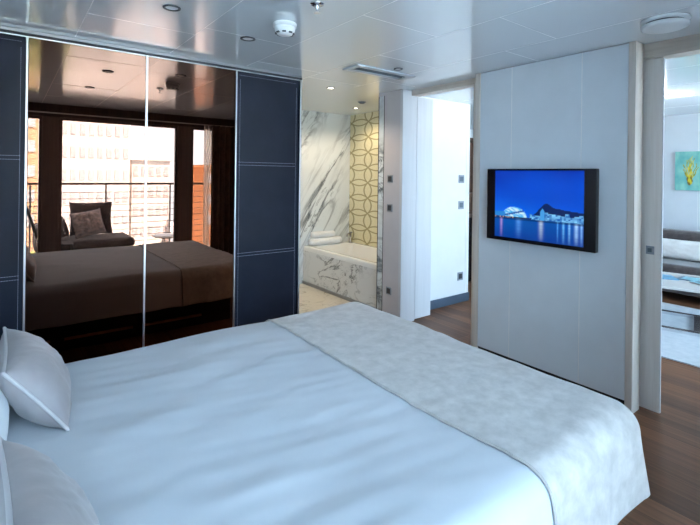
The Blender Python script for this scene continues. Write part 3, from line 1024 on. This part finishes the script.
# painting
pt_ = empty('painting', (XF, 1.75, 1.5), 'square teal canvas with a yellow plant on the far wall', 'painting')
PY0, PY1, PZ0, PZ1 = 1.725, 2.012, 1.262, 1.746
box('canvas_frame', XF - .032, XF - .002, PY0, PY1, PZ0, PZ1, 'taupe', pt_, .002)
def art(u, v):
    n1 = noise.noise(Vector((u * 4, v * 4, .5))); n2 = noise.noise(Vector((u * 12, v * 12, 2.5)))
    c = Vector(lin((150, 210, 196))).lerp(Vector(lin((104, 182, 180))), max(0, min(1, .5 + n1 * .9 + n2 * .3)))
    best = 9
    for (dx, sl, top) in ((0, 0, .84), (-.02, -.22, .78), (.02, .20, .82), (-.02, -.5, .66), (.03, .5, .70), (-.01, -.85, .55), (.02, .8, .60), (.0, .1, .88), (0, -.1, .80)):
        if .16 < v < top:
            uc = .55 + dx + sl * (v - .2) ** 1.15 + .02 * math.sin(v * 30 + dx * 80)
            best = min(best, abs(u - uc) / (.026 * (1.05 - v * .6)))
    if best < 1:
        c = Vector(lin((226, 204, 60))).lerp(Vector(lin((150, 150, 50))), max(0, min(1, .5 + n2 * 1.5)))
    du, dv = (u - .55) / .10, (v - .28) / .14
    if du * du + dv * dv < 1 + n2:
        c = Vector(lin((216, 196, 40))).lerp(Vector(lin((120, 104, 50))), max(0, min(1, .35 + n2 * 2)))
    return c
nu = nv = 70
bm = bmesh.new()
cl = bm.loops.layers.float_color.new('Col')
V = [[bm.verts.new((XF - .0335, PY1 + (PY0 - PY1) * i / nu, PZ0 + (PZ1 - PZ0) * j / nv)) for j in range(nv + 1)] for i in range(nu + 1)]
for i in range(nu):
    for j in range(nv):
        f = bm.faces.new((V[i][j], V[i][j + 1], V[i + 1][j + 1], V[i + 1][j]))
        for lp_, (a, b) in zip(f.loops, ((i, j), (i, j + 1), (i + 1, j + 1), (i + 1, j))):
            c = art(a / nu, b / nv)
            lp_[cl] = (c[0], c[1], c[2], 1)
obj('painted_canvas', bm, 'art', pt_)
# living room ceiling lamp
ll = empty('ceiling_lamp', (5.03, 1.63, CEIL), 'small bright round lamp on the living room ceiling', 'ceiling lamp')
obj('rim', bm_lathe(bmesh.new(), [(.05, -.004), (.065, -.010), (.07, 0), (.05, 0)], 28, (5.03, 1.63, CEIL)), 'chrome', ll, True)
obj('bulb', bm_lathe(bmesh.new(), [(0, -.03), (.03, -.026), (.05, -.006), (.05, -.001), (0, -.001)], 28, (5.03, 1.63, CEIL)), 'lampc', ll, True)
point_light('lamp_light', (5.03, 1.63, CEIL - .06), 14, (.9, .96, 1.0), .04, ll)
hall_fill = empty('ceiling_lamp', (4.4, 2.6, CEIL), 'added round lamp, out of view, brightening the white hall wall', 'ceiling lamp')  # unseen lamp added to brighten the hall wall
obj('rim', bm_lathe(bmesh.new(), [(.05, -.004), (.065, -.010), (.07, 0), (.05, 0)], 28, (4.4, 2.6, CEIL)), 'chrome', hall_fill, True)
obj('bulb', bm_lathe(bmesh.new(), [(0, -.03), (.03, -.026), (.05, -.006), (.05, -.001), (0, -.001)], 28, (4.4, 2.6, CEIL)), 'lampc', hall_fill, True)
point_light('lamp_light', (4.4, 2.6, CEIL - .06), 6, (.9, .96, 1.0), .04, hall_fill)

# dark shelf unit beyond the hall wall
sh = empty('shelf_unit', (4.95, 3.9, 0), 'dark shelf unit glimpsed past the end of the white hall wall', 'shelf')
box('side_panel', 4.55, 4.58, 3.65, 4.0, 0, 1.9, 'darkwood', sh)
box('side_panel', 5.40, 5.43, 3.65, 4.0, 0, 1.9, 'darkwood', sh)
box('back_panel', 4.58, 5.40, 3.98, 4.0, 0, 1.9, 'darkwood', sh)
for z in (.02, .45, .88, 1.15, 1.42, 1.87):
    box('shelf', 4.58, 5.40, 3.65, 3.98, z, z + .03, 'darkwood', sh)
box('cupboard_door', 4.58, 5.40, 3.63, 3.648, .05, .87, 'gloss', sh, .002)

# ------------------------------------------------------------------ curtains by the balcony glazing
def curtain(name, x0, x1, y, amp, m, label, folds):
    def f(s, t):
        x = x0 + (x1 - x0) * s
        return Vector((x, y + amp * math.sin(s * folds * 2 * PI) * (.7 + .3 * t) + .2 * amp * math.sin(s * 31), .015 + 2.08 * t))
    o = obj(name, bm_grid(f, folds * 14, 12), m, smooth=True)
    o.modifiers.new('solid', 'SOLIDIFY').thickness = .004
    return tag(o, label, 'curtain')
curtain('curtain', 2.36, 2.84, YB + .10, .035, 'curtain', 'dark brown curtain drawn beside the window in the mirror reflection', 6)
curtain('sheer_curtain', 2.27, 2.37, YB + .045, .012, 'sheer', 'narrow sheer curtain edge beside the dark brown curtain', 3)

# ------------------------------------------------------------------ balcony furniture, seen only in the mirror
db = empty('daybed', (1.15, -1.45, 0), 'dark upholstered daybed on the balcony, seen in the mirror', 'daybed')
box('base', .42, 1.52, -1.85, -1.12, .04, .24, 'outdoor', db, .04, seg=3)
box('mattress', .40, 1.58, -1.87, -1.10, .245, .40, 'outdoor', db, .07, seg=4)
box('armrest', .30, .46, -1.87, -1.12, .245, .62, 'outdoor', db, .06, seg=4)
for x in (.5, 1.42):
    for y in (-1.78, -1.2):
        obj('leg', bm_lathe(bmesh.new(), [(0, -.02), (.02, -.02), (.022, .05), (0, .05)], 12, (x, y, 0)), 'blackm', db)
cushion('outdoor_cushion', (1.05, -1.70, .665), (0, -.18, .98), (0, .98, .18), .60, .52, .17, 'outdoor', 'large dark square cushion standing at the back of the balcony daybed', 'cushion', 'cushions on the daybed', False, 2.2)
cushion('outdoor_cushion', (.98, -1.46, .61), (-.2, -.3, .93), (.15, .95, .35), .44, .40, .13, 'outdoor2', 'patterned grey cushion in front on the balcony daybed', 'cushion', 'cushions on the daybed', False, 5.2)
cushion('outdoor_cushion', (.60, -1.40, .60), (-.35, -.15, .92), (.9, .35, .25), .40, .38, .15, 'outdoor', 'dark rounded cushion at the left end of the balcony daybed', 'cushion', 'cushions on the daybed', False, 8.2)

stb = empty('side_table', (2.15, -1.45, 0), 'small white round table on the balcony, seen in the mirror', 'table')
obj('tabletop', bm_lathe(bmesh.new(), [(0, .33), (.24, .33), (.245, .34), (.24, .352), (0, .352)], 36, (2.15, -1.45, 0)), 'white_plastic', stb, True)
for k in range(3):
    a = 2 * PI * k / 3 + .4
    obj('leg', bm_tube(bmesh.new(), [(2.15 + .20 * math.cos(a), -1.45 + .20 * math.sin(a), -.02), (2.15 + .12 * math.cos(a), -1.45 + .12 * math.sin(a), .33)], .009, 8), 'blackm', stb)

ch = empty('balcony_chair', (.5, -.84, 0), 'dark folding chair at the left end of the balcony, seen in the mirror', 'chair')
for y in (-1.05, -.63):
    obj('side_frame', bm_tube(bmesh.new(), [(.46, y, -.02), (.335, y, .42), (.19, y, .93)], .016, 8), 'blackm', ch, True)
    obj('side_frame', bm_tube(bmesh.new(), [(.74, y, -.02), (.70, y, .42), (.34, y, .43)], .014, 8), 'blackm', ch, True)
obj('seat', bm_box(bmesh.new(), .34, .72, -1.04, -.64, .405, .425, .006), 'outdoor', ch)
obj('backrest', bm_box(bmesh.new(), -.012, .012, -1.04, -.64, .0, .46, .006, 2, Matrix.Translation((.335, 0, .45)) @ Matrix.Rotation(-.277, 4, 'Y')), 'blackm', ch)

# ------------------------------------------------------------------ town across the harbour, seen in the mirror
def building(name, x0, x1, y, depth, z1, m, label, floors, bays, z0=-12, roof=True):
    b = empty(name, ((x0 + x1) / 2, y - depth / 2, z0), label, 'building')
    box('wall', x0, x1, y - depth, y, z0, z1, m, b)
    if roof:
        box('roof', x0 - .3, x1 + .3, y - depth - .3, y + .3, z1, z1 + .4, m, b)
    fh = 3.0
    src = None
    for f in range(floors):
        zz = z1 - 2.3 - f * fh
        for k in range(bays):
            bw = (x1 - x0) / bays
            xx = x0 + bw * (k + .5)
            if src is None:
                src = box('window', -bw * .3, bw * .3, 0, .12, 0, 1.4, 'pane')
                src.parent = b
                o_ = src
            else:
                o_ = src.copy()
                COL.objects.link(o_)
                o_.parent = b
            o_.location = Vector((xx, y - .02, zz)) - b.location
    return b
building('apartment_tower', -3.5, 2.9, -60, 9, 15, 'tan', 'tan tower at the left of the town in the mirror reflection', 7, 4)
building('apartment_block', 5.2, 13.5, -62, 10, 8.6, 'whitebld', 'white apartment block left of centre behind the railing', 6, 8)
building('waterfront_hall', 14.6, 20.0, -66, 10, 3.2, 'whitebld', 'low white waterfront hall in the middle of the reflected town', 4, 5)
building('warehouse', 22.6, 29.0, -58, 10, 2.2, 'orange', 'ochre warehouse at the right of the reflected town', 3, 4)
building('office_block', 32, 48, -70, 12, 9, 'whitebld', 'white office block beyond the ochre warehouse', 5, 9)
building('terrace_house', -22, -6, -66, 12, 6, 'whitebld', 'white terrace beyond the tan tower', 5, 8)
def hedge(x, y, r, label):
    bm = bmesh.new()
    bmesh.ops.create_icosphere(bm, subdivisions=4, radius=r)
    for v in bm.verts:
        n = v.co.normalized()
        v.co = v.co * (1 + .22 * noise.noise(n * 4 + Vector((x, y, 0))) + .1 * noise.noise(n * 11))
        v.co += Vector((x, y, -12 + r * 1.6))
    t = empty('tree', (x, y, -12), label, 'tree', 'trees on the quay')
    obj('crown', bm, 'leaf', t)
    obj('trunk', bm_tube(bmesh.new(), [(x, y, -12), (x + .1, y, -12 + r * .9)], .25, 8), 'darkwood', t)
hedge(1.6, -38, 2.6, 'round tree on the quay below the tan tower')
hedge(-6.4, -44, 2.9, 'bigger round tree left of the tan tower on the quay')
